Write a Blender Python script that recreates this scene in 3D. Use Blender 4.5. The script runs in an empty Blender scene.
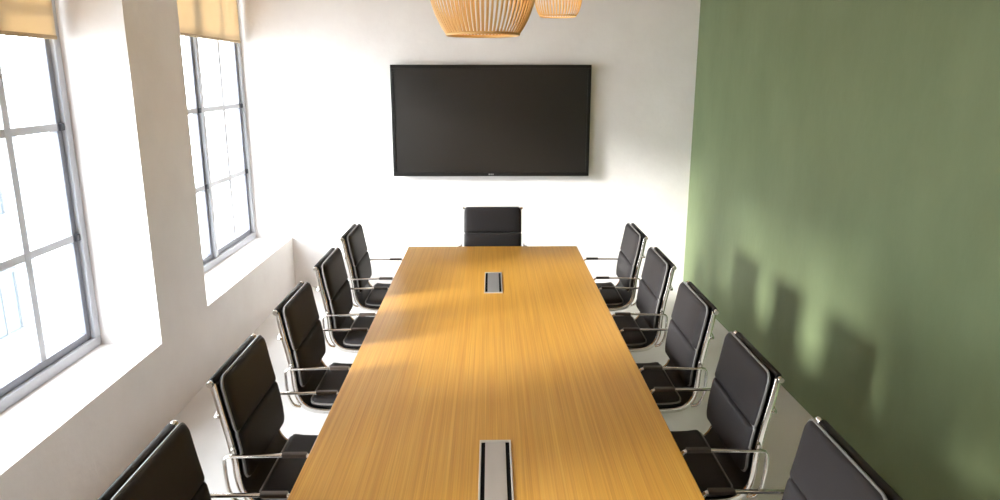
import bpy, bmesh, math, random
from mathutils import Vector, Matrix
random.seed(4)
S = bpy.context.scene
COL = S.collection
PI = math.pi

# ------------------------------------------------------------------ materials
def new_mat(name):
    m = bpy.data.materials.new(name)
    m.use_nodes = True
    nt = m.node_tree
    b = nt.nodes['Principled BSDF']
    return m, nt, b

def simple(name, col, rough=0.5, metal=0.0, spec=0.5, coat=0.0, bump=None):
    m, nt, b = new_mat(name)
    b.inputs['Base Color'].default_value = (*col, 1)
    b.inputs['Roughness'].default_value = rough
    b.inputs['Metallic'].default_value = metal
    b.inputs['Specular IOR Level'].default_value = spec
    b.inputs['Coat Weight'].default_value = coat
    if bump:
        scale, strength, dist = bump
        tc = nt.nodes.new('ShaderNodeTexCoord')
        n = nt.nodes.new('ShaderNodeTexNoise')
        n.inputs['Scale'].default_value = scale
        n.inputs['Detail'].default_value = 5
        bp = nt.nodes.new('ShaderNodeBump')
        bp.inputs['Strength'].default_value = strength
        bp.inputs['Distance'].default_value = dist
        nt.links.new(tc.outputs['Object'], n.inputs['Vector'])
        nt.links.new(n.outputs['Fac'], bp.inputs['Height'])
        nt.links.new(bp.outputs['Normal'], b.inputs['Normal'])
    return m

def mottled(name, c1, c2, scale, stretch=(1, 1, 1), rough=0.8, bump=0.15, dist=0.004, detail=6):
    m, nt, b = new_mat(name)
    tc = nt.nodes.new('ShaderNodeTexCoord')
    mp = nt.nodes.new('ShaderNodeMapping')
    mp.inputs['Scale'].default_value = stretch
    n = nt.nodes.new('ShaderNodeTexNoise')
    n.inputs['Scale'].default_value = scale
    n.inputs['Detail'].default_value = detail
    n.inputs['Roughness'].default_value = 0.6
    r = nt.nodes.new('ShaderNodeValToRGB')
    r.color_ramp.elements[0].position = 0.3
    r.color_ramp.elements[1].position = 0.7
    r.color_ramp.elements[0].color = (*c1, 1)
    r.color_ramp.elements[1].color = (*c2, 1)
    n2 = nt.nodes.new('ShaderNodeTexNoise')
    n2.inputs['Scale'].default_value = scale * 6
    n2.inputs['Detail'].default_value = 8
    bp = nt.nodes.new('ShaderNodeBump')
    bp.inputs['Strength'].default_value = bump
    bp.inputs['Distance'].default_value = dist
    L = nt.links.new
    L(tc.outputs['Object'], mp.inputs['Vector'])
    L(mp.outputs['Vector'], n.inputs['Vector'])
    L(mp.outputs['Vector'], n2.inputs['Vector'])
    L(n.outputs['Fac'], r.inputs['Fac'])
    L(r.outputs['Color'], b.inputs['Base Color'])
    L(n2.outputs['Fac'], bp.inputs['Height'])
    L(bp.outputs['Normal'], b.inputs['Normal'])
    b.inputs['Roughness'].default_value = rough
    b.inputs['Specular IOR Level'].default_value = 0.25
    return m

def wood(name, dark, mid, light, rough=0.3):
    m, nt, b = new_mat(name)
    L = nt.links.new
    tc = nt.nodes.new('ShaderNodeTexCoord')
    mp = nt.nodes.new('ShaderNodeMapping')
    mp.inputs['Scale'].default_value = (52, 0.5, 12)
    n = nt.nodes.new('ShaderNodeTexNoise')
    n.inputs['Scale'].default_value = 1.6
    n.inputs['Detail'].default_value = 7
    n.inputs['Roughness'].default_value = 0.62
    n.inputs['Distortion'].default_value = 0.25
    r = nt.nodes.new('ShaderNodeValToRGB')
    e = r.color_ramp.elements
    e[0].position = 0.28; e[0].color = (*dark, 1)
    e[1].position = 0.74; e[1].color = (*light, 1)
    k = e.new(0.5); k.color = (*mid, 1)
    mp2 = nt.nodes.new('ShaderNodeMapping')
    mp2.inputs['Scale'].default_value = (300, 1.6, 60)
    n2 = nt.nodes.new('ShaderNodeTexNoise')
    n2.inputs['Scale'].default_value = 1.0
    n2.inputs['Detail'].default_value = 3
    mx = nt.nodes.new('ShaderNodeMix'); mx.data_type = 'RGBA'; mx.blend_type = 'MULTIPLY'
    mx.inputs[0].default_value = 0.35
    r2 = nt.nodes.new('ShaderNodeValToRGB')
    r2.color_ramp.elements[0].position = 0.35; r2.color_ramp.elements[0].color = (0.55, 0.48, 0.4, 1)
    r2.color_ramp.elements[1].position = 0.6; r2.color_ramp.elements[1].color = (1, 1, 1, 1)
    L(tc.outputs['Object'], mp.inputs['Vector']); L(mp.outputs['Vector'], n.inputs['Vector'])
    L(tc.outputs['Object'], mp2.inputs['Vector']); L(mp2.outputs['Vector'], n2.inputs['Vector'])
    L(n.outputs['Fac'], r.inputs['Fac']); L(n2.outputs['Fac'], r2.inputs['Fac'])
    L(r.outputs['Color'], mx.inputs[6]); L(r2.outputs['Color'], mx.inputs[7])
    L(mx.outputs[2], b.inputs['Base Color'])
    b.inputs['Roughness'].default_value = rough
    b.inputs['Specular IOR Level'].default_value = 0.4
    return m

def glass_mat():
    m = bpy.data.materials.new('window_glass')
    m.use_nodes = True
    nt = m.node_tree
    nt.nodes.clear()
    out = nt.nodes.new('ShaderNodeOutputMaterial')
    t = nt.nodes.new('ShaderNodeBsdfTransparent')
    t.inputs['Color'].default_value = (0.97, 0.985, 0.98, 1)
    g = nt.nodes.new('ShaderNodeBsdfGlossy')
    g.inputs['Roughness'].default_value = 0.02
    lw = nt.nodes.new('ShaderNodeLayerWeight')
    lw.inputs['Blend'].default_value = 0.5
    pw = nt.nodes.new('ShaderNodeMath'); pw.operation = 'POWER'
    pw.inputs[1].default_value = 5.0
    f = nt.nodes.new('ShaderNodeMath'); f.operation = 'MULTIPLY_ADD'
    f.inputs[1].default_value = 0.6; f.inputs[2].default_value = 0.03
    nt.links.new(lw.outputs['Facing'], pw.inputs[0])
    nt.links.new(pw.outputs[0], f.inputs[0])
    mx = nt.nodes.new('ShaderNodeMixShader')
    nt.links.new(f.outputs[0], mx.inputs[0])
    nt.links.new(t.outputs[0], mx.inputs[1])
    nt.links.new(g.outputs[0], mx.inputs[2])
    nt.links.new(mx.outputs[0], out.inputs[0])
    return m

def fabric_blind():
    m, nt, b = new_mat('blind_fabric')
    out = nt.nodes['Material Output']
    b.inputs['Base Color'].default_value = (0.80, 0.67, 0.48, 1)
    b.inputs['Roughness'].default_value = 0.9
    t = nt.nodes.new('ShaderNodeBsdfTranslucent')
    t.inputs['Color'].default_value = (0.76, 0.63, 0.43, 1)
    mx = nt.nodes.new('ShaderNodeMixShader')
    mx.inputs[0].default_value = 0.26
    tc = nt.nodes.new('ShaderNodeTexCoord')
    w = nt.nodes.new('ShaderNodeTexNoise')
    w.inputs['Scale'].default_value = 260
    bp = nt.nodes.new('ShaderNodeBump')
    bp.inputs['Strength'].default_value = 0.15
    bp.inputs['Distance'].default_value = 0.001
    nt.links.new(tc.outputs['Object'], w.inputs['Vector'])
    nt.links.new(w.outputs['Fac'], bp.inputs['Height'])
    nt.links.new(bp.outputs['Normal'], b.inputs['Normal'])
    nt.links.new(b.outputs[0], mx.inputs[1])
    nt.links.new(t.outputs[0], mx.inputs[2])
    nt.links.new(mx.outputs[0], out.inputs[0])
    return m

def emit(name, col, strength):
    m, nt, b = new_mat(name)
    b.inputs['Base Color'].default_value = (*col, 1)
    b.inputs['Emission Color'].default_value = (*col, 1)
    b.inputs['Emission Strength'].default_value = strength
    return m

M = dict(
    plaster=mottled('white_plaster', (0.80, 0.755, 0.735), (0.85, 0.81, 0.79), 3.0, rough=0.75, bump=0.35, dist=0.006),
    green=mottled('green_plaster', (0.132, 0.167, 0.083), (0.160, 0.199, 0.104), 1.8, (1, 1.3, 0.8), rough=0.6, bump=0.28, dist=0.006),
    ceiling=mottled('ceiling_plaster', (0.64, 0.54, 0.45), (0.70, 0.60, 0.51), 2.0, bump=0.1),
    floor=mottled('pale_floor', (0.69, 0.665, 0.65), (0.76, 0.735, 0.72), 1.3, rough=0.35, bump=0.03, dist=0.002),
    wood=wood('honey_oak', (0.57, 0.265, 0.040), (0.65, 0.335, 0.056), (0.715, 0.405, 0.080), 0.28),
    leather=simple('black_leather', (0.029, 0.026, 0.027), 0.55, spec=0.13, bump=(220, 0.25, 0.0012)),
    sling=simple('black_mesh_sling', (0.010, 0.009, 0.010), 0.5, spec=0.4, bump=(400, 0.2, 0.001)),
    piping=simple('dark_grey_piping', (0.19, 0.18, 0.175), 0.35, spec=0.6),
    chrome=simple('polished_aluminium', (0.80, 0.78, 0.76), 0.12, 1.0),
    black=simple('black_plastic', (0.012, 0.012, 0.013), 0.35),
    armpad=simple('dark_arm_pad', (0.07, 0.055, 0.048), 0.4),
    frame=simple('grey_window_metal', (0.50, 0.51, 0.55), 0.4, 0.0, 0.5),
    sash=simple('dark_sash_metal', (0.17, 0.175, 0.21), 0.4),
    hinge=simple('dark_window_iron', (0.045, 0.047, 0.06), 0.45),
    glass=glass_mat(),
    blind=fabric_blind(),
    blindbar=simple('tan_blind_bar', (0.50, 0.36, 0.20), 0.5),
    rattan=simple('honey_rattan', (0.71, 0.44, 0.165), 0.45, spec=0.4, bump=(90, 0.3, 0.001)),
    brass=simple('brass_fitting', (0.7, 0.48, 0.2), 0.3, 1.0),
    bulb=emit('warm_bulb', (1.0, 0.74, 0.42), 24.0),
    bezel=simple('black_bezel', (0.006, 0.0055, 0.005), 0.3),
    screen=simple('dark_screen', (0.014, 0.0115, 0.0095), 0.34, spec=0.5),
    mark=simple('pale_grey_mark', (0.35, 0.33, 0.32), 0.4),
    port=simple('brushed_grey_metal', (0.58, 0.57, 0.57), 0.28, 0.7),
    rim=simple('pale_metal_rim', (0.62, 0.60, 0.57), 0.3, 0.4),
    slot=simple('black_brush', (0.004, 0.004, 0.004), 0.9, spec=0.1),
    facade=mottled('pale_facade', (0.135, 0.14, 0.15), (0.155, 0.16, 0.165), 1.0, bump=0.05),
    facadeglass=simple('facade_window_glass', (0.08, 0.095, 0.11), 0.15),
    paving=mottled('pale_paving', (0.5, 0.5, 0.5), (0.6, 0.6, 0.6), 0.6, bump=0.05),
)

# ------------------------------------------------------------------ mesh helpers
def link_mesh(name, bm, mat, parent=None, smooth=False, angle=None):
    bmesh.ops.recalc_face_normals(bm, faces=bm.faces[:])
    me = bpy.data.meshes.new(name)
    bm.to_mesh(me); bm.free()
    me.materials.append(M[mat] if isinstance(mat, str) else mat)
    if smooth:
        me.polygons.foreach_set('use_smooth', [True] * len(me.polygons))
        me.set_sharp_from_angle(angle=angle if angle else 0.9)
    o = bpy.data.objects.new(name, me)
    COL.objects.link(o)
    if parent is not None:
        o.parent = parent
    return o

def box(bm, x0, x1, y0, y1, z0, z1, bevel=0.0, seg=2):
    vs = [bm.verts.new((x, y, z)) for x in (x0, x1) for y in (y0, y1) for z in (z0, z1)]
    q = [(0, 1, 3, 2), (4, 6, 7, 5), (0, 4, 5, 1), (2, 3, 7, 6), (0, 2, 6, 4), (1, 5, 7, 3)]
    fs = [bm.faces.new([vs[i] for i in f]) for f in q]
    if bevel > 0:
        es = set()
        for f in fs:
            es.update(f.edges)
        bmesh.ops.bevel(bm, geom=list(es), offset=bevel, segments=seg, profile=0.6, affect='EDGES', clamp_overlap=True)

def catmull(pts, n):
    pts = [Vector(p) for p in pts]
    out = []
    for i in range(len(pts) - 1):
        p0 = pts[i - 1] if i > 0 else pts[i] * 2 - pts[i + 1]
        p1, p2 = pts[i], pts[i + 1]
        p3 = pts[i + 2] if i + 2 < len(pts) else p2 * 2 - p1
        for k in range(n):
            t = k / n
            out.append(0.5 * ((2 * p1) + (p2 - p0) * t + (2 * p0 - 5 * p1 + 4 * p2 - p3) * t * t + (3 * p1 - p0 - 3 * p2 + p3) * t ** 3))
    out.append(pts[-1])
    return out

def sweep(bm, path, sect, up=(0, 1, 0), closed=False):
    """sweep a closed 2-D section (a along 'up'-ish side axis, b along normal) on a path"""
    path = [Vector(p) for p in path]
    up = Vector(up)
    rings = []
    n = len(path)
    for i, p in enumerate(path):
        if closed:
            t = path[(i + 1) % n] - path[i - 1]
        else:
            t = path[min(i + 1, n - 1)] - path[max(i - 1, 0)]
        t.normalize()
        a = up - t * up.dot(t)
        if a.length < 1e-5:
            a = t.orthogonal()
        a.normalize()
        b = t.cross(a)
        rings.append([bm.verts.new(p + a * u + b * v) for u, v in sect])
    m = len(sect)
    for i in range(n if closed else n - 1):
        r0, r1 = rings[i], rings[(i + 1) % n]
        for j in range(m):
            bm.faces.new((r0[j], r0[(j + 1) % m], r1[(j + 1) % m], r1[j]))
    if not closed:
        bm.faces.new(rings[0][::-1]); bm.faces.new(rings[-1])

def circ(r, n=10):
    return [(r * math.cos(2 * PI * i / n), r * math.sin(2 * PI * i / n)) for i in range(n)]

def rrect(w, h, r, n=3):
    out = []
    for cx, cy, a0 in ((w / 2 - r, h / 2 - r, 0), (-w / 2 + r, h / 2 - r, PI / 2), (-w / 2 + r, -h / 2 + r, PI), (w / 2 - r, -h / 2 + r, 1.5 * PI)):
        for k in range(n + 1):
            a = a0 + PI / 2 * k / n
            out.append((cx + r * math.cos(a), cy + r * math.sin(a)))
    return out

def lathe(bm, prof, n=32, c=(0, 0, 0), axis='z'):
    c = Vector(c)
    def P(r, h, a):
        if axis == 'z':
            return c + Vector((r * math.cos(a), r * math.sin(a), h))
        if axis == 'y':
            return c + Vector((r * math.cos(a), h, r * math.sin(a)))
        return c + Vector((h, r * math.cos(a), r * math.sin(a)))
    rings = []
    for r, h in prof:
        if r < 1e-6:
            rings.append([bm.verts.new(P(0, h, 0))])
        else:
            rings.append([bm.verts.new(P(r, h, 2 * PI * i / n)) for i in range(n)])
    for a, b in zip(rings, rings[1:]):
        for i in range(n):
            j = (i + 1) % n
            if len(a) == 1 and len(b) == 1:
                continue
            if len(a) == 1:
                bm.faces.new((a[0], b[j], b[i]))
            elif len(b) == 1:
                bm.faces.new((a[i], a[j], b[0]))
            else:
                bm.faces.new((a[i], a[j], b[j], b[i]))

def tag(o, label=None, cat=None, group=None, kind=None):
    if label: o['label'] = label
    if cat: o['category'] = cat
    if group: o['group'] = group
    if kind: o['kind'] = kind
    return o

def empty(name, loc=(0, 0, 0), rz=0.0):
    o = bpy.data.objects.new(name, None)
    o.empty_display_size = 0.1
    COL.objects.link(o)
    o.location = loc
    o.rotation_euler = (0, 0, rz)
    return o

def copy_tree(o, parent=None):
    c = o.copy()
    COL.objects.link(c)
    if parent is not None:
        c.parent = parent
    for ch in list(o.children):
        copy_tree(ch, c)
    return c

def struct(name, bm, mat, smooth=False):
    return tag(link_mesh(name, bm, mat, None, smooth), kind='structure')

# ------------------------------------------------------------------ room
XL, XR, YB, YF, ZC = -1.875, 1.90, 6.60, -1.70, 3.15
XF = -2.21                         # inner face of the window frames
T = 0.34
SILL, HEAD = 0.48, 2.85
OPEN = [(1.78, 3.85, HEAD), (4.53, YB, HEAD), (-0.97, 1.10, 1.90)]  # third opening is unseen; its head is set low to dim the green wall

bm = bmesh.new(); box(bm, XL - 0.7, XR + 0.4, YF - 0.2, YB + 0.2, -0.2, 0.0); struct('floor', bm, 'floor')
bm = bmesh.new(); box(bm, XL - 0.7, XR + 0.4, YF - 0.2, YB + 0.2, ZC, ZC + 0.2); struct('ceiling', bm, 'ceiling')
bm = bmesh.new(); box(bm, XL - 0.7, XR + 0.4, YB, YB + 0.2, 0.0, ZC); struct('wall_back', bm, 'plaster')
bm = bmesh.new(); box(bm, XL - 0.7, XR + 0.4, YF - 0.2, YF, 0.0, ZC); struct('wall_front', bm, 'ceiling')
bm = bmesh.new(); box(bm, XR, XR + 0.4, YF, YB, 0.0, ZC)
for v in bm.verts:                     # this wall runs very slightly out of parallel
    if v.co.x < XR + 0.1:
        v.co.x = 1.825 + 0.0185 * (YB - v.co.y)
struct('wall_right', bm, 'green')

# the window wall, with its deep reveals
bm = bmesh.new()
XO = XL - 0.42
box(bm, XO, XL, YF, YB, 0.0, SILL)
ys = [YF]
for y0, y1, hd in sorted(OPEN):
    ys += [y0, y1]
ys.append(YB)
for a, b in zip(ys[0::2], ys[1::2]):
    if b - a > 0.01:
        n0 = len(bm.edges)
        box(bm, XO, XL, a, b, SILL, ZC)
        bm.edges.ensure_lookup_table()
        es = [e for e in bm.edges[n0:] if abs(e.verts[0].co.z - e.verts[1].co.z) > 0.5 and min(v.co.x for v in e.verts) > XL - 0.01]
        bmesh.ops.bevel(bm, geom=es, offset=0.008, segments=3, profile=0.5, affect='EDGES')
for y0, y1, hd in OPEN:
    box(bm, XO, XL, y0, y1, hd, ZC)
struct('wall_left', bm, 'plaster')

def window(name, y0, y1, z0, z1):
    w = tag(empty(name, (XF, (y0 + y1) / 2, z0)), kind='structure')
    W = (y1 - y0) / 2
    H = z1 - z0
    f = bmesh.new()
    fw = 0.055
    box(f, -0.075, 0.0, -W, W, 0.0, fw, 0.006)
    box(f, -0.075, 0.0, -W, W, H - fw, H, 0.006)
    sh = 0.065                         # the middle mullion sits a little off centre
    for s in (-W, W - fw, sh - fw / 2):
        box(f, -0.075, 0.0, s, s + fw, fw, H - fw, 0.006)
    link_mesh('window_frame', f, 'frame', w)
    rows = [0.63, 1.215]
    z = 1.80
    while z < H - 0.25:
        rows.append(z); z += 0.585
    for a, b in ((-W + fw, sh - fw / 2), (sh + fw / 2, W - fw)):
        c = bmesh.new()
        sw = 0.042
        box(c, -0.065, -0.022, a, a + sw, fw, H - fw, 0.004)
        box(c, -0.065, -0.022, b - sw, b, fw, H - fw, 0.004)
        box(c, -0.065, -0.022, a + sw, b - sw, fw, fw + sw, 0.004)
        box(c, -0.065, -0.022, a + sw, b - sw, H - fw - sw, H - fw, 0.004)
        ca = link_mesh('casement', c, 'sash', w)
        g = bmesh.new()
        mid = (a + b) / 2 + 0.012
        box(g, -0.072, -0.018, mid - 0.023, mid + 0.023, fw + sw, H - fw - sw, 0.004)
        for r in rows:
            box(g, -0.070, -0.020, a + sw, b - sw, r - 0.020, r + 0.020, 0.004)
        link_mesh('glazing_bars', g, 'frame', ca)
        p = bmesh.new()
        box(p, -0.046, -0.042, a + sw * 0.5, b - sw * 0.5, fw + sw * 0.5, H - fw - sw * 0.5)
        link_mesh('pane', p, 'glass', ca)
        for r in rows:
            h = bmesh.new()
            yy = (W - fw) if a > 0 else sh - fw / 2
            box(h, -0.03, -0.006, yy - 0.030, yy + 0.004, r - 0.020, r + 0.020, 0.006)
            link_mesh('hinge', h, 'hinge', ca)
    return w

for i, (y0, y1, hd) in enumerate(OPEN):
    window('window_%d' % (i + 1), y0, y1, SILL, hd)

def roller_blind(y0, y1, zb, label):
    b = empty('roller_blind', (XF + 0.016, (y0 + y1) / 2, zb))
    W = (y1 - y0) / 2 - 0.06
    top = HEAD - 0.045 - zb
    f = bmesh.new(); box(f, -0.0012, 0.0012, -W, W, 0.012, top)
    link_mesh('fabric', f, 'blind', b)
    f = bmesh.new(); box(f, -0.006, 0.006, -W, W, 0.0, 0.02, 0.004)
    link_mesh('bottom_bar', f, 'blindbar', b)
    f = bmesh.new(); lathe(f, [(0, -W), (0.03, -W), (0.03, W), (0, W)], 20, (0.028, 0, top), 'y')
    link_mesh('roller', f, 'blind', b, True)
    for s in (-1, 1):
        f = bmesh.new(); box(f, 0.0, 0.06, s * (W + 0.006) - 0.004, s * (W + 0.006) + 0.004, top - 0.035, top + 0.045, 0.002)
        link_mesh('bracket', f, 'rim', b)
    tag(b, label, 'blind', 'roller blinds in the window recesses')
roller_blind(OPEN[0][0], OPEN[0][1], 2.128, 'cream roller blind half lowered in the large window nearest the camera')
roller_blind(OPEN[1][0], OPEN[1][1], 2.228, 'cream roller blind half lowered in the farther window beside the television wall')

# ------------------------------------------------------------------ conference table
TZ = 0.74
TY0, TY1 = 1.15, 5.12
tbl = empty('conference_table', (0, 3.12, 0))
tag(tbl, 'long honey oak conference table with two grey cable hatches down the middle', 'table')
W, H0, H1 = 0.615, TY0 - 3.12, TY1 - 3.12
PORTS = [2.01 - 3.12, 4.17 - 3.12]
hx, hy = 0.053, 0.222
t = bmesh.new()
# top built in strips round the two hatch openings
cuts = [H0] + [v for p in PORTS for v in (p - hy, p + hy)] + [H1]
box(t, -W, W, H0, H1, TZ - 0.034, TZ, 0.004)
link_mesh('tabletop', t, 'wood', tbl)
for yy in (-1.45, 0.0, 1.35):
    p = bmesh.new(); box(p, -0.26, 0.26, yy - 0.04, yy + 0.04, 0.02, TZ - 0.034, 0.004)
    leg = link_mesh('leg', p, 'wood', tbl)
    p = bmesh.new(); box(p, -0.30, 0.30, yy - 0.06, yy + 0.06, 0.0, 0.02, 0.004)
    link_mesh('foot_plate', p, 'port', leg)
p = bmesh.new(); box(p, -0.03, 0.03, -1.41, 1.31, TZ - 0.16, TZ - 0.034)
link_mesh('apron', p, 'wood', tbl)
for i, py in enumerate(PORTS):
    r = bmesh.new()
    z0, z1 = TZ - 0.001, TZ + 0.004
    e = 0.006
    box(r, -hx, hx, py - hy, py - hy + 0.014, z0, z1, 0.0015)
    box(r, -hx, hx, py + hy - 0.014, py + hy, z0, z1, 0.0015)
    box(r, -hx, -hx + e, py - hy + 0.014, py + hy - 0.014, z0, z1, 0.0015)
    box(r, hx - e, hx, py - hy + 0.014, py + hy - 0.014, z0, z1, 0.0015)
    hatch = link_mesh('cable_hatch', r, 'rim', tbl)
    hatch['label'] = ['pale metal rimmed cable hatch at the near end of the table', 'small metal rimmed cable hatch at the far end of the table'][i]
    l = bmesh.new(); box(l, -0.034, 0.034, py - hy + 0.014, py + hy - 0.014, z0, TZ + 0.003, 0.001)
    link_mesh('lid', l, 'port', hatch)
    for s in (-1, 1):
        b = bmesh.new(); xx = s * 0.0405
        box(b, xx - 0.0064, xx + 0.0064, py - hy + 0.014, py + hy - 0.014, z0, TZ + 0.0012)
        link_mesh('brush_slot', b, 'slot', hatch)

# ------------------------------------------------------------------ soft-pad chair (faces +x, origin on the floor under the column)
PROF = [(-0.311, 0.937), (-0.293, 0.835), (-0.273, 0.735), (-0.260, 0.65), (-0.256, 0.585), (-0.245, 0.528), (-0.214, 0.486),
        (-0.160, 0.466), (-0.06, 0.462), (0.06, 0.470), (0.16, 0.482), (0.215, 0.483), (0.250, 0.467), (0.262, 0.442)]
PATH = catmull([(x, 0, z) for x, z in PROF], 6)
CUM = [0.0]
for a, b in zip(PATH, PATH[1:]):
    CUM.append(CUM[-1] + (b - a).length)

def prof_at(s):
    if s < 0:
        p, n = prof_at(0.0)
        return p + (PATH[0] - PATH[1]).normalized() * -s, n
    s = max(0, min(CUM[-1], s))
    for i in range(len(CUM) - 1):
        if CUM[i + 1] >= s:
            k = (s - CUM[i]) / max(1e-9, CUM[i + 1] - CUM[i])
            p = PATH[i].lerp(PATH[i + 1], k)
            i0, i1 = max(0, i - 3), min(len(PATH) - 1, i + 4)
            tg = (PATH[i1] - PATH[i0]).normalized()
            nrm = Vector((-tg.z, 0, tg.x))      # towards the sitter
            if nrm.x < -0.2 or (abs(nrm.x) < 0.3 and nrm.z < 0):
                nrm = -nrm
            return p, nrm
    return PATH[-1], Vector((0, 0, 1))

def s_of_z(z):
    for i, p in enumerate(PATH):
        if p.z <= z:
            return CUM[i]
def s_of_x(x):
    for i, p in enumerate(PATH):
        if p.x >= x and p.z < 0.52:
            return CUM[i]

def pad(s0, s1, hw, off, thick, r0, r1, parent, name):
    hs = (s1 - s0) / 2; sc = (s0 + s1) / 2
    outl = []
    for cx, cy, a0, R in ((hs, hw, 0, r1), (-hs, hw, PI / 2, r0), (-hs, -hw, PI, r0), (hs, -hw, 1.5 * PI, r1)):
        px, py = cx - math.copysign(R, cx), cy - math.copysign(R, cy)
        for k in range(7):
            an = a0 + PI / 2 * k / 6
            outl.append((px + R * math.cos(an), py + R * math.sin(an)))
    dense = []
    for i, (a, b) in enumerate(outl):
        a2, b2 = outl[(i + 1) % len(outl)]
        d = math.hypot(a2 - a, b2 - b)
        n = max(1, int(d / 0.03))
        for k in range(n):
            dense.append((a + (a2 - a) * k / n, b + (b2 - b) * k / n))
    ds = [0.0, 0.3, 0.55, 0.75, 0.86, 0.92, 0.96, 0.988, 1.0]
    bm = bmesh.new()
    def V(a, b, n):
        p, nr = prof_at(sc + a)
        return bm.verts.new(p + nr * (off + n) + Vector((0, b, 0)))
    def h(d):
        return thick / 2 * (max(0.0, 1 - d ** 11)) ** 0.5
    edge = [V(a, b, 0) for a, b in dense]
    m = len(dense)
    for sgn in (1, -1):
        prev = edge
        for d in ds[-2:0:-1]:
            cur = []
            for a, b in dense:
                # shrink towards an inner core so that the rim keeps its width
                cur.append(V(a * d, b * d, sgn * h(d)))
            for j in range(m):
                bm.faces.new((prev[j], prev[(j + 1) % m], cur[(j + 1) % m], cur[j]))
            prev = cur
        c = V(0, 0, sgn * h(0))
        for j in range(m):
            bm.faces.new((prev[j], prev[(j + 1) % m], c))
    o = link_mesh(name, bm, 'leather', parent, True, 1.2)
    bm = bmesh.new()
    pts = []
    for a, b in dense:
        p, nr = prof_at(sc + a)
        pts.append(p + nr * off + Vector((0, b, 0)))
    nrm = prof_at(sc)[1]
    sweep(bm, pts, circ(0.0050, 6), nrm, closed=True)
    link_mesh('piping', bm, 'piping', o, True)
    return o

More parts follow.
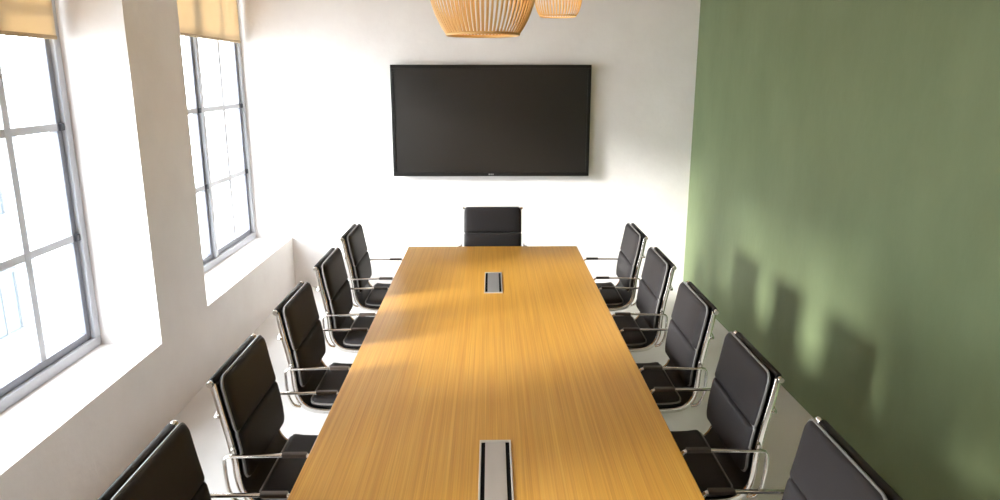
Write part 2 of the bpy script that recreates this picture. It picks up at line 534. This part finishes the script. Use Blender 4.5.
def make_chair():
    c = empty('conference_chair')
    # sling
    bm = bmesh.new()
    hw = 0.209
    rows = []
    S0, S1 = 0.012, CUM[-1] - 0.02
    for i in range(49):
        p, nr = prof_at(S0 + (S1 - S0) * i / 48)
        rows.append([bm.verts.new(p + nr * k + Vector((0, y, 0))) for y, k in ((-hw, 0.008), (hw, 0.008), (hw, -0.010), (-hw, -0.010))])
    for a, b in zip(rows, rows[1:]):
        for j in range(4):
            bm.faces.new((a[j], a[(j + 1) % 4], b[(j + 1) % 4], b[j]))
    bm.faces.new(rows[0][::-1]); bm.faces.new(rows[-1])
    pt = PATH[0] + Vector((-0.004, 0, 0.002))
    lathe(bm, [(0, -hw), (0.011, -hw), (0.0145, -hw + 0.005), (0.0145, hw - 0.005), (0.011, hw), (0, hw)], 14, pt, 'y')
    link_mesh('sling', bm, 'sling', c, True)
    # pads: two on the back, two on the seat
    sb0, sb1, sb2 = -0.013, s_of_z(0.765), s_of_z(0.580)
    PW = 0.222
    pad(sb0, sb1 - 0.001, PW, 0.032, 0.042, 0.034, 0.012, c, 'back_pad')
    pad(sb1 + 0.001, sb2, PW, 0.032, 0.042, 0.012, 0.030, c, 'back_pad')
    ss0, ss1, ss2 = s_of_x(-0.21), s_of_x(0.03), s_of_x(0.245)
    pad(ss0, ss1 - 0.001, PW, 0.036, 0.058, 0.030, 0.012, c, 'seat_pad')
    pad(ss1 + 0.001, ss2, PW, 0.036, 0.058, 0.012, 0.030, c, 'seat_pad')
    # rails
    for sy in (-1, 1):
        bm = bmesh.new()
        sweep(bm, [p + Vector((0, sy * 0.216, 0)) for p in PATH], rrect(0.014, 0.024, 0.005, 2), (0, 1, 0))
        link_mesh('side_rail', bm, 'chrome', c, True)
    # top bar with round ends
    p0 = PATH[0] + Vector((-0.004, 0, 0.002))
    bm = bmesh.new()
    lathe(bm, [(0, -0.236), (0.010, -0.236), (0.012, -0.232), (0.012, -0.222), (0.0085, -0.218), (0.0085, 0.218), (0.012, 0.222), (0.012, 0.232), (0.010, 0.236), (0, 0.236)], 14, p0, 'y')
    link_mesh('top_bar', bm, 'chrome', c, True)
    # bowed cross bar behind the back
    p1, n1 = prof_at(s_of_z(0.830))
    pts = [p1 + Vector((0, y, 0)) - n1 * (0.010 + d) for y, d in ((-0.220, 0.0), (-0.220, 0.010), (-0.19, 0.018), (-0.10, 0.028), (0, 0.031), (0.10, 0.028), (0.19, 0.018), (0.220, 0.010), (0.220, 0.0))]
    bm = bmesh.new()
    sweep(bm, catmull(pts, 4), rrect(0.012, 0.014, 0.005, 2), (0, 0, 1))
    link_mesh('crossbar', bm, 'chrome', c, True)
    # arm loops
    for sy in (-1, 1):
        y = sy * 0.250
        raw = [(0.022, 0.50), (0.022, 0.60), (0.021, 0.655), (0.012, 0.676), (-0.010, 0.685), (-0.10, 0.686), (-0.235, 0.684), (-0.270, 0.682),
               (-0.283, 0.668), (-0.284, 0.635), (-0.282, 0.59), (-0.275, 0.545)]
        pts = [Vector((0.022, sy * 0.220, 0.478))] + [Vector((x, y, z)) for x, z in raw] + [Vector((-0.258, sy * 0.243, 0.507)), Vector((-0.236, sy * 0.228, 0.492))]
        bm = bmesh.new()
        sweep(bm, catmull(pts, 4), rrect(0.018, 0.010, 0.004, 2), (0, 1, 0))
        arm = link_mesh('armrest', bm, 'chrome', c, True)
        bm = bmesh.new()
        box(bm, -0.085, 0.000, y - 0.011, y + 0.011, 0.680, 0.6945, 0.004)
        link_mesh('arm_pad', bm, 'armpad', arm, True)
    # under the seat
    bm = bmesh.new()
    for x in (-0.10, 0.10):
        zz = 0.452
        sweep(bm, catmull([(x, -0.205, 0.462), (x * 0.9, -0.16, 0.452), (x * 0.6, -0.06, 0.425), (x * 0.6, 0.06, 0.425), (x * 0.9, 0.16, 0.452), (x, 0.205, 0.462)], 4), rrect(0.022, 0.012, 0.004, 2), (1, 0, 0))
    box(bm, -0.08, 0.08, -0.045, 0.045, 0.392, 0.428, 0.01)
    link_mesh('seat_spreader', bm, 'chrome', c, True)
    bm = bmesh.new()
    lathe(bm, [(0, 0.10), (0.027, 0.10), (0.027, 0.26), (0.016, 0.265), (0.016, 0.40), (0, 0.40)], 18)
    link_mesh('gas_column', bm, 'chrome', c, True)
    bm = bmesh.new()
    lathe(bm, [(0, 0.075), (0.036, 0.075), (0.042, 0.085), (0.042, 0.125), (0.034, 0.135), (0, 0.135)], 20)
    for k in range(5):
        a = 2 * PI * k / 5 + 0.3
        d = Vector((math.cos(a), math.sin(a), 0))
        pts = [d * 0.03 + Vector((0, 0, 0.112)), d * 0.12 + Vector((0, 0, 0.105)), d * 0.22 + Vector((0, 0, 0.088)), d * 0.285 + Vector((0, 0, 0.076))]
        n = len(pts); rings = []
        side = Vector((-d.y, d.x, 0))
        for i, p in enumerate(pts):
            w = 0.021 - 0.007 * i / (n - 1); hh = 0.017 - 0.006 * i / (n - 1)
            rings.append([bm.verts.new(p + side * u * w + Vector((0, 0, v * hh))) for u, v in ((-1, -1), (1, -1), (0.75, 1), (-0.75, 1))])
        for r0, r1 in zip(rings, rings[1:]):
            for j in range(4):
                bm.faces.new((r0[j], r0[(j + 1) % 4], r1[(j + 1) % 4], r1[j]))
        bm.faces.new(rings[0][::-1]); bm.faces.new(rings[-1])
    link_mesh('star_base', bm, 'chrome', c, True, 0.6)
    for k in range(5):
        a = 2 * PI * k / 5 + 0.3
        cx, cy = 0.275 * math.cos(a), 0.275 * math.sin(a)
        rot = Matrix.Rotation(a + 1.1, 4, 'Z')
        bm = bmesh.new()
        for s in (-1, 1):
            lathe(bm, [(0, s * 0.006), (0.022, s * 0.006), (0.026, s * 0.009), (0.026, s * 0.020), (0.021, s * 0.024), (0, s * 0.024)], 16, (0, 0, 0.026), 'y')
        lathe(bm, [(0, 0.03), (0.010, 0.03), (0.010, 0.072), (0, 0.072)], 10)
        box(bm, -0.016, 0.014, -0.007, 0.007, 0.030, 0.056, 0.004)
        bm.transform(Matrix.Translation((cx, cy, 0)) @ rot)
        link_mesh('caster', bm, 'black', c, True, 0.6)
    return c

CX = 0.663
RY = [4.70, 3.975, 3.23, 2.505, 1.75]
LY = [4.70, 3.985, 3.245, 2.49, 1.75]
ordn = ['first from the television wall', 'second from the television wall', 'third from the television wall', 'fourth from the television wall', 'nearest the camera']
proto = make_chair()
used = False
for side, Ys in ((-1, LY), (1, RY)):
    for i, y in enumerate(Ys):
        o = copy_tree(proto) if used else proto
        used = True
        o.location = (-0.646 if side < 0 else CX, y, 0)
        o.rotation_euler = (0, 0, 0 if side < 0 else PI)
        where = 'on the window side' if side < 0 else 'beside the green wall'
        tag(o, 'black leather chrome armed chair %s, %s' % (where, ordn[i]), 'chair', 'conference chairs around the table')
o = copy_tree(proto)
o.location = (0.0, 5.255, 0); o.rotation_euler = (0, 0, -PI / 2)
tag(o, 'black leather chair at the far head of the table below the television', 'chair', 'conference chairs around the table')

# ------------------------------------------------------------------ television
tv = empty('flat_screen_tv', (-0.010, YB - 0.002, 1.555))
tag(tv, 'large black flat screen television mounted on the white end wall', 'television')
w, h = 0.888, 0.492
yf = -0.07
b = bmesh.new(); bz = 0.030
box(b, -w, w, yf, yf + 0.022, h - bz, h, 0.003)
box(b, -w, w, yf, yf + 0.022, -h, -h + bz * 1.15, 0.003)
box(b, -w, -w + bz, yf, yf + 0.022, -h + bz * 1.15, h - bz, 0.003)
box(b, w - bz, w, yf, yf + 0.022, -h + bz * 1.15, h - bz, 0.003)
bez = link_mesh('bezel', b, 'bezel', tv)
b = bmesh.new(); box(b, -w + bz * 0.8, w - bz * 0.8, yf + 0.006, yf + 0.012, -h + bz, h - bz * 0.8)
link_mesh('screen', b, 'screen', tv)
b = bmesh.new(); box(b, -w + 0.01, w - 0.01, yf + 0.022, yf + 0.040, -h + 0.01, h - 0.01, 0.004)
link_mesh('back_shell', b, 'black', tv)
b = bmesh.new(); box(b, -0.35, 0.35, yf + 0.040, 0.0, -0.22, 0.22, 0.003)
link_mesh('wall_bracket', b, 'black', tv)
b = bmesh.new()
for k, (x0, x1) in enumerate(((-0.024, -0.010), (-0.006, 0.006), (0.010, 0.022))):
    box(b, x0, x1, yf - 0.001, yf + 0.002, -h + 0.010, -h + 0.024, 0.002)
lg = link_mesh('logo', b, 'mark', bez)

# ------------------------------------------------------------------ pendants
def pendant(x, y, zb, k, nsl, prof, label):
    p = empty('pendant_lamp', (x, y, zb))
    rim, wide = prof[0][0], prof[4]
    prof = [(r * k, z * k) for r, z in prof]
    pts2 = catmull([(r, 0, z) for r, z in prof], 3)
    s = bmesh.new()
    for i in range(nsl):
        a = 2 * PI * i / nsl
        ca, sa = math.cos(a), math.sin(a)
        sweep(s, [(q.x * ca, q.x * sa, q.z) for q in pts2], rrect(0.0088 * k, 0.005 * k, 0.002 * k, 1), (-sa, ca, 0))
    sh = link_mesh('lamp_shade', s, 'rattan', p, True, 0.7)
    for rr, zz, tt in ((rim, 0.0, 0.0065), (wide[0] - 0.004, wide[1], 0.004), (0.075, 0.405, 0.006)):
        g = bmesh.new()
        R = (rr - 0.001) * k
        sweep(g, [(R * math.cos(2 * PI * i / 48), R * math.sin(2 * PI * i / 48), zz * k) for i in range(48)], circ(tt * k, 8), (0, 0, 1), closed=True)
        link_mesh('hoop', g, 'rattan', sh, True)
    g = bmesh.new()
    lathe(g, [(0, 0.40 * k), (0.07 * k, 0.40 * k), (0.075 * k, 0.41 * k), (0.03 * k, 0.425 * k), (0.022, 0.44 * k), (0, 0.44 * k)], 24)
    lathe(g, [(0, 0.33 * k), (0.02, 0.33 * k), (0.022, 0.40 * k), (0, 0.40 * k)], 16)
    link_mesh('lamp_holder', g, 'brass', p, True)
    g = bmesh.new()
    rb = 0.034
    c0 = 0.33 * k - 0.055
    lathe(g, [(0, c0 - rb)] + [(rb * math.sin(t_), c0 - rb * math.cos(t_)) for t_ in [PI * j / 10 for j in range(1, 9)]] + [(0.014, c0 + 0.05), (0, c0 + 0.055)], 18)
    link_mesh('bulb', g, 'bulb', p, True)
    g = bmesh.new()
    lathe(g, [(0, 0.44 * k), (0.003, 0.44 * k), (0.003, ZC - zb - 0.02), (0, ZC - zb - 0.02)], 8)
    link_mesh('cord', g, 'black', p, True)
    g = bmesh.new()
    lathe(g, [(0, ZC - zb - 0.03), (0.045, ZC - zb - 0.03), (0.055, ZC - zb - 0.022), (0.055, ZC - zb), (0, ZC - zb)], 24)
    link_mesh('ceiling_rose', g, 'brass', p, True)
    tag(p, label, 'lamp', 'slatted pendant lamps over the table')
    return p
pendant(-0.045, 3.2, 2.122, 1.0, 64, [(0.154, 0.0), (0.180, 0.04), (0.207, 0.10), (0.225, 0.165), (0.230, 0.23), (0.220, 0.29), (0.190, 0.345), (0.140, 0.385), (0.075, 0.405)], 'large slatted honey wood pendant lamp hanging over the table, left of the smaller one')
pendant(0.40, 4.6, 2.305, 0.62, 44, [(0.176, 0.0), (0.200, 0.035), (0.218, 0.085), (0.229, 0.14), (0.232, 0.20), (0.222, 0.27), (0.190, 0.335), (0.140, 0.380), (0.075, 0.405)], 'small slatted honey wood pendant lamp hanging right of the larger one')

# ------------------------------------------------------------------ outside
bm = bmesh.new(); box(bm, -80, 40, -60, 80, -9.2, -9.0); tag(link_mesh('ground', bm, 'paving'), kind='structure')
bd = empty('building', (-13.0, 15.0, -9.0), 0.0)
tag(bd, 'pale building with rows of windows seen through the nearest window', 'building')
bm = bmesh.new()
box(bm, -9, 0, -8, 5, 0, 15.0)
wall = link_mesh('outer_wall', bm, 'facade', bd)
bm = bmesh.new()
for z in (3.2, 6.4, 9.6, 12.8, 15.0):
    box(bm, -9.15, 0.18, -8.18, 5.15, z - 0.12, z + 0.12, 0.03)
link_mesh('cornice', bm, 'facade', bd)
for fl in range(4):
    for k in range(5):
        y = -6.6 + k * 2.5; z = 1.0 + 3.2 * fl
        bm = bmesh.new()
        box(bm, -0.05, 0.07, y - 0.66, y - 0.58, z, z + 1.7); box(bm, -0.05, 0.07, y + 0.58, y + 0.66, z, z + 1.7)
        box(bm, -0.05, 0.10, y - 0.72, y + 0.72, z - 0.1, z); box(bm, -0.05, 0.07, y - 0.66, y + 0.66, z + 1.62, z + 1.7)
        box(bm, -0.05, 0.05, y - 0.03, y + 0.03, z, z + 1.62)
        f = link_mesh('window_surround', bm, 'facade', bd)
        bm = bmesh.new(); box(bm, -0.02, 0.02, y - 0.58, y + 0.58, z, z + 1.62)
        link_mesh('pane', bm, 'facadeglass', f)
for k in range(3):
    x = -7.2 + k * 2.7
    for fl in range(4):
        z = 1.0 + 3.2 * fl
        bm = bmesh.new()
        box(bm, x - 0.72, x + 0.72, -8.10, -7.95, z - 0.1, z); box(bm, x - 0.66, x + 0.66, -8.07, -7.95, z + 1.62, z + 1.7)
        for xx in (x - 0.62, x, x + 0.62):
            box(bm, xx - 0.04, xx + 0.04, -8.07, -7.95, z, z + 1.62)
        f = link_mesh('window_surround', bm, 'facade', bd)
        bm = bmesh.new(); box(bm, x - 0.58, x + 0.58, -8.02, -7.98, z, z + 1.62)
        link_mesh('pane', bm, 'facadeglass', f)

# ------------------------------------------------------------------ light
wd = bpy.data.worlds.new('World'); S.world = wd
wd.use_nodes = True
bg = wd.node_tree.nodes['Background']
bg.inputs['Color'].default_value = (0.88, 0.94, 1.0, 1)
bg.inputs['Strength'].default_value = 11.0

sd = bpy.data.lights.new('sun', 'SUN')
sd.energy = 7.8
sd.angle = math.radians(11)
sd.color = (1.0, 0.975, 0.95)
so = bpy.data.objects.new('sun', sd); COL.objects.link(so)
d = Vector((1.0, 0.40, -0.335)).normalized()
so.rotation_euler = d.to_track_quat('-Z', 'Y').to_euler()
so.location = (-8, 0, 6)

# ------------------------------------------------------------------ camera
cd = bpy.data.cameras.new('camera')
cd.sensor_width = 36.0
cd.lens = 36.0 * 0.719
cd.clip_start = 0.05; cd.clip_end = 300
cam = bpy.data.objects.new('camera', cd); COL.objects.link(cam)
cam.location = (-0.012, 0.0, 1.95)
cam.rotation_euler = (math.radians(90 - 13.6), 0, math.radians(-0.72))
S.camera = cam

S.view_settings.view_transform = 'Standard'
S.view_settings.look = 'None'
S.view_settings.gamma = 1.0
S.view_settings.exposure = 0.62
S.view_settings.use_curve_mapping = False
S.cycles.use_denoising = True
S.cycles.max_bounces = 14
S.cycles.diffuse_bounces = 8
S.cycles.glossy_bounces = 5
S.cycles.transparent_max_bounces = 12
S.cycles.sample_clamp_indirect = 8.0
S.cycles.caustics_reflective = False
S.cycles.caustics_refractive = False
